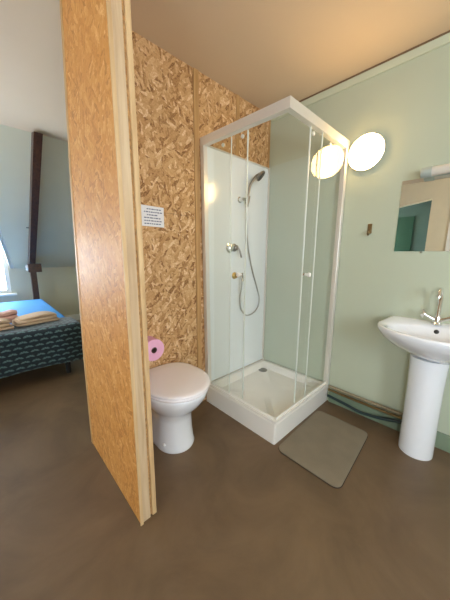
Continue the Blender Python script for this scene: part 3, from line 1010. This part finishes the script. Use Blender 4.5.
for i in range(5):
    a = math.pi / 2 * i / 4
    xprof.append((xr - 0.05 + 0.05 * math.sin(a), -0.05 + 0.05 * math.cos(a)))
for i in range(1, 9):
    xprof.append((xr, -0.05 - 0.28 * i / 8))
us = [0.0]
for a, b in zip(xprof, xprof[1:]):
    us.append(us[-1] + math.hypot(b[0] - a[0], b[1] - a[1]))
vs = [0.0]
for a, b in zip(prof, prof[1:]):
    vs.append(vs[-1] + math.hypot(b[0] - a[0], b[1] - a[1]))
grid = []
for j, (y, z) in enumerate(prof):
    row = []
    drop_front = max(0.0, zt - z)
    for i, (x, dz) in enumerate(xprof):
        zz = min(z, z + dz) if drop_front < 0.03 else max(z + dz * max(0.0, 1 - drop_front / 0.30), 0.15)
        wob = 0.010 * math.sin(x * 13 + 1.0) * min(1.0, drop_front / 0.25) + 0.004 * math.sin(x * 29) * min(1.0, drop_front / 0.25)
        yy = y - abs(wob) - 0.006 * min(1, drop_front / 0.2)
        zz += 0.003 * math.sin(x * 9 + y * 7) * (1 if drop_front < 0.03 else 0) + (0.012 * math.sin(x * 5 + 0.4) if j == len(prof) - 1 else 0)
        xx = x
        if abs(dz) > 0.04:
            xx += (0.010 * math.sin(y * 17) + 0.012 * min(1, abs(dz) / 0.3)) * (1 if x > 0 else -1)
        row.append(q.verts.new((xx, yy, zz)))
    grid.append(row)
for j in range(len(prof) - 1):
    for i in range(len(xprof) - 1):
        f = q.faces.new((grid[j][i], grid[j][i + 1], grid[j + 1][i + 1], grid[j + 1][i]))
        f.smooth = True
        for lp, (jj, ii) in zip(f.loops, ((j, i), (j, i + 1), (j + 1, i + 1), (j + 1, i))):
            lp[uvl].uv = (us[ii], vs[-1] - vs[jj])
me = bpy.data.meshes.new('quilt')
q.to_mesh(me)
q.free()
me.materials.append(M['quilt'])
qo = bpy.data.objects.new('quilt', me)
COL.objects.link(qo)
sm = qo.modifiers.new('thickness', 'SOLIDIFY')
sm.thickness = 0.012
sm.offset = -1
tag(qo, 'dark teal quilt with pale fan print draped over the foot of the bed', 'quilt')

# towels lying on the quilt
def towel(name, c, ang, L, W, H, mat, label, layers=3):
    """folded cloth: stacked rounded layers joined along one long folded edge"""
    m = MB()
    ca, sa = math.cos(ang), math.sin(ang)
    lh = H / layers
    n, kx = 28, 17
    for q_ in range(layers):
        sh = 1.0 - 0.05 * q_
        ox, oy = 0.012 * math.sin(q_ * 2.1 + L * 9), 0.010 * math.cos(q_ * 1.7 + W * 11)
        rings = []
        for k in range(kx):
            s_ = -1 + 2 * k / (kx - 1)
            sc = max(0.0, 1 - abs(s_) ** 10) ** 0.35 * 0.12 + 0.88
            rr = []
            for i in range(n):
                a = 2 * math.pi * i / n
                py = math.copysign(abs(math.cos(a)) ** 0.45, math.cos(a)) * W / 2 * sh * sc
                pz = math.copysign(abs(math.sin(a)) ** 0.55, math.sin(a)) * lh / 2 * (0.80 + 0.2 * (1 - abs(s_) ** 8))
                lx = s_ * L / 2 * sh + ox + 0.004 * math.sin(py * 60 + q_)
                ly = py + oy + 0.005 * math.sin(s_ * 5 + q_ * 2)
                lift = 0.008 * math.sin(s_ * 3.1 + 1.3 * q_ + W * 20) * (q_ / max(1, layers - 1)) - 0.010 * abs(s_) ** 4 * q_ / layers
                rr.append(Vector((c[0] + lx * ca - ly * sa, c[1] + lx * sa + ly * ca, c[2] + lh * (q_ + 0.5) + pz * 1.05 + lift + 0.0006)))
            rings.append(rr)
        m.loft(rings)
    return tag(m.build(name, mat, smooth=True, angle=70), label, 'towel', 'towels on the bed')
ZQ = 0.5515
towel('towel', (0.345, 3.27, ZQ), math.radians(10), 0.36, 0.22, 0.085, M['towel'], 'long folded beige towel nearest the partition on the quilt')
towel('towel', (-0.015, 3.19, ZQ), math.radians(6), 0.30, 0.19, 0.085, M['towel'], 'shorter folded beige towel at the left end of the towel row')
towel('washcloth', (0.10, 3.44, ZQ), math.radians(8), 0.24, 0.14, 0.12, M['pinktowel'], 'dusty pink folded washcloth behind the two beige towels')

# dark rafter along the slope, with its collar block and short post
rf = thing('timber_rafter', (0.60, YK - 0.2, 0), 'dark brown timber rafter and post by the bed, with a block at the slope foot', 'rafter')
z_s = lambda y: ZK + (YK - y) * SLOPE
nn = Vector((0, -SLOPE, -1)).normalized()
y_a, y_b = YS + 0.0, YK - 0.10
A = Vector((0.548, y_a, z_s(y_a) - 0.0015))
B = Vector((0.548, y_b, z_s(y_b) - 0.0015))
dep = 0.14
Wd = 0.078
MB().prism([A, B, B + nn * dep, A + Vector((0, -0.135, -0.03))], (Wd, 0, 0)).build('rafter', M['brown'], rf)
MB().box((0.560, YK - 0.19, 0.02), (0.64, YK - 0.105, 0.964), 0.003, 1).build('post', M['brown'], rf)
MB().box((0.525, YK - 0.32, 0.965), (0.70, YK - 0.191, 1.10), 0.004, 1).build('collar_block', M['brown'], rf)
MB().cyl((0.515, 4.62, 1.62), (0.5478, 4.62, 1.62), 0.006).build('nail', M['black'], rf)
sk = thing('wall_socket', (0.53, YK - 0.26, 1.035), 'small white socket on the side of the rafter block', 'socket')
MB().lathe((0.5248, YK - 0.255, 1.035), (-1, 0, 0), [(0, 0.046), (0.018, 0.044), (0.024, 0.034), (0.020, 0.020), (0.020, 0.001)], 24).build('cover', M['socket'], sk, True)
MB().cyl((0.5048, YK - 0.255, 1.035), (0.499, YK - 0.255, 1.035), 0.010).build('socket_insert', M['darkhole'], sk, True)
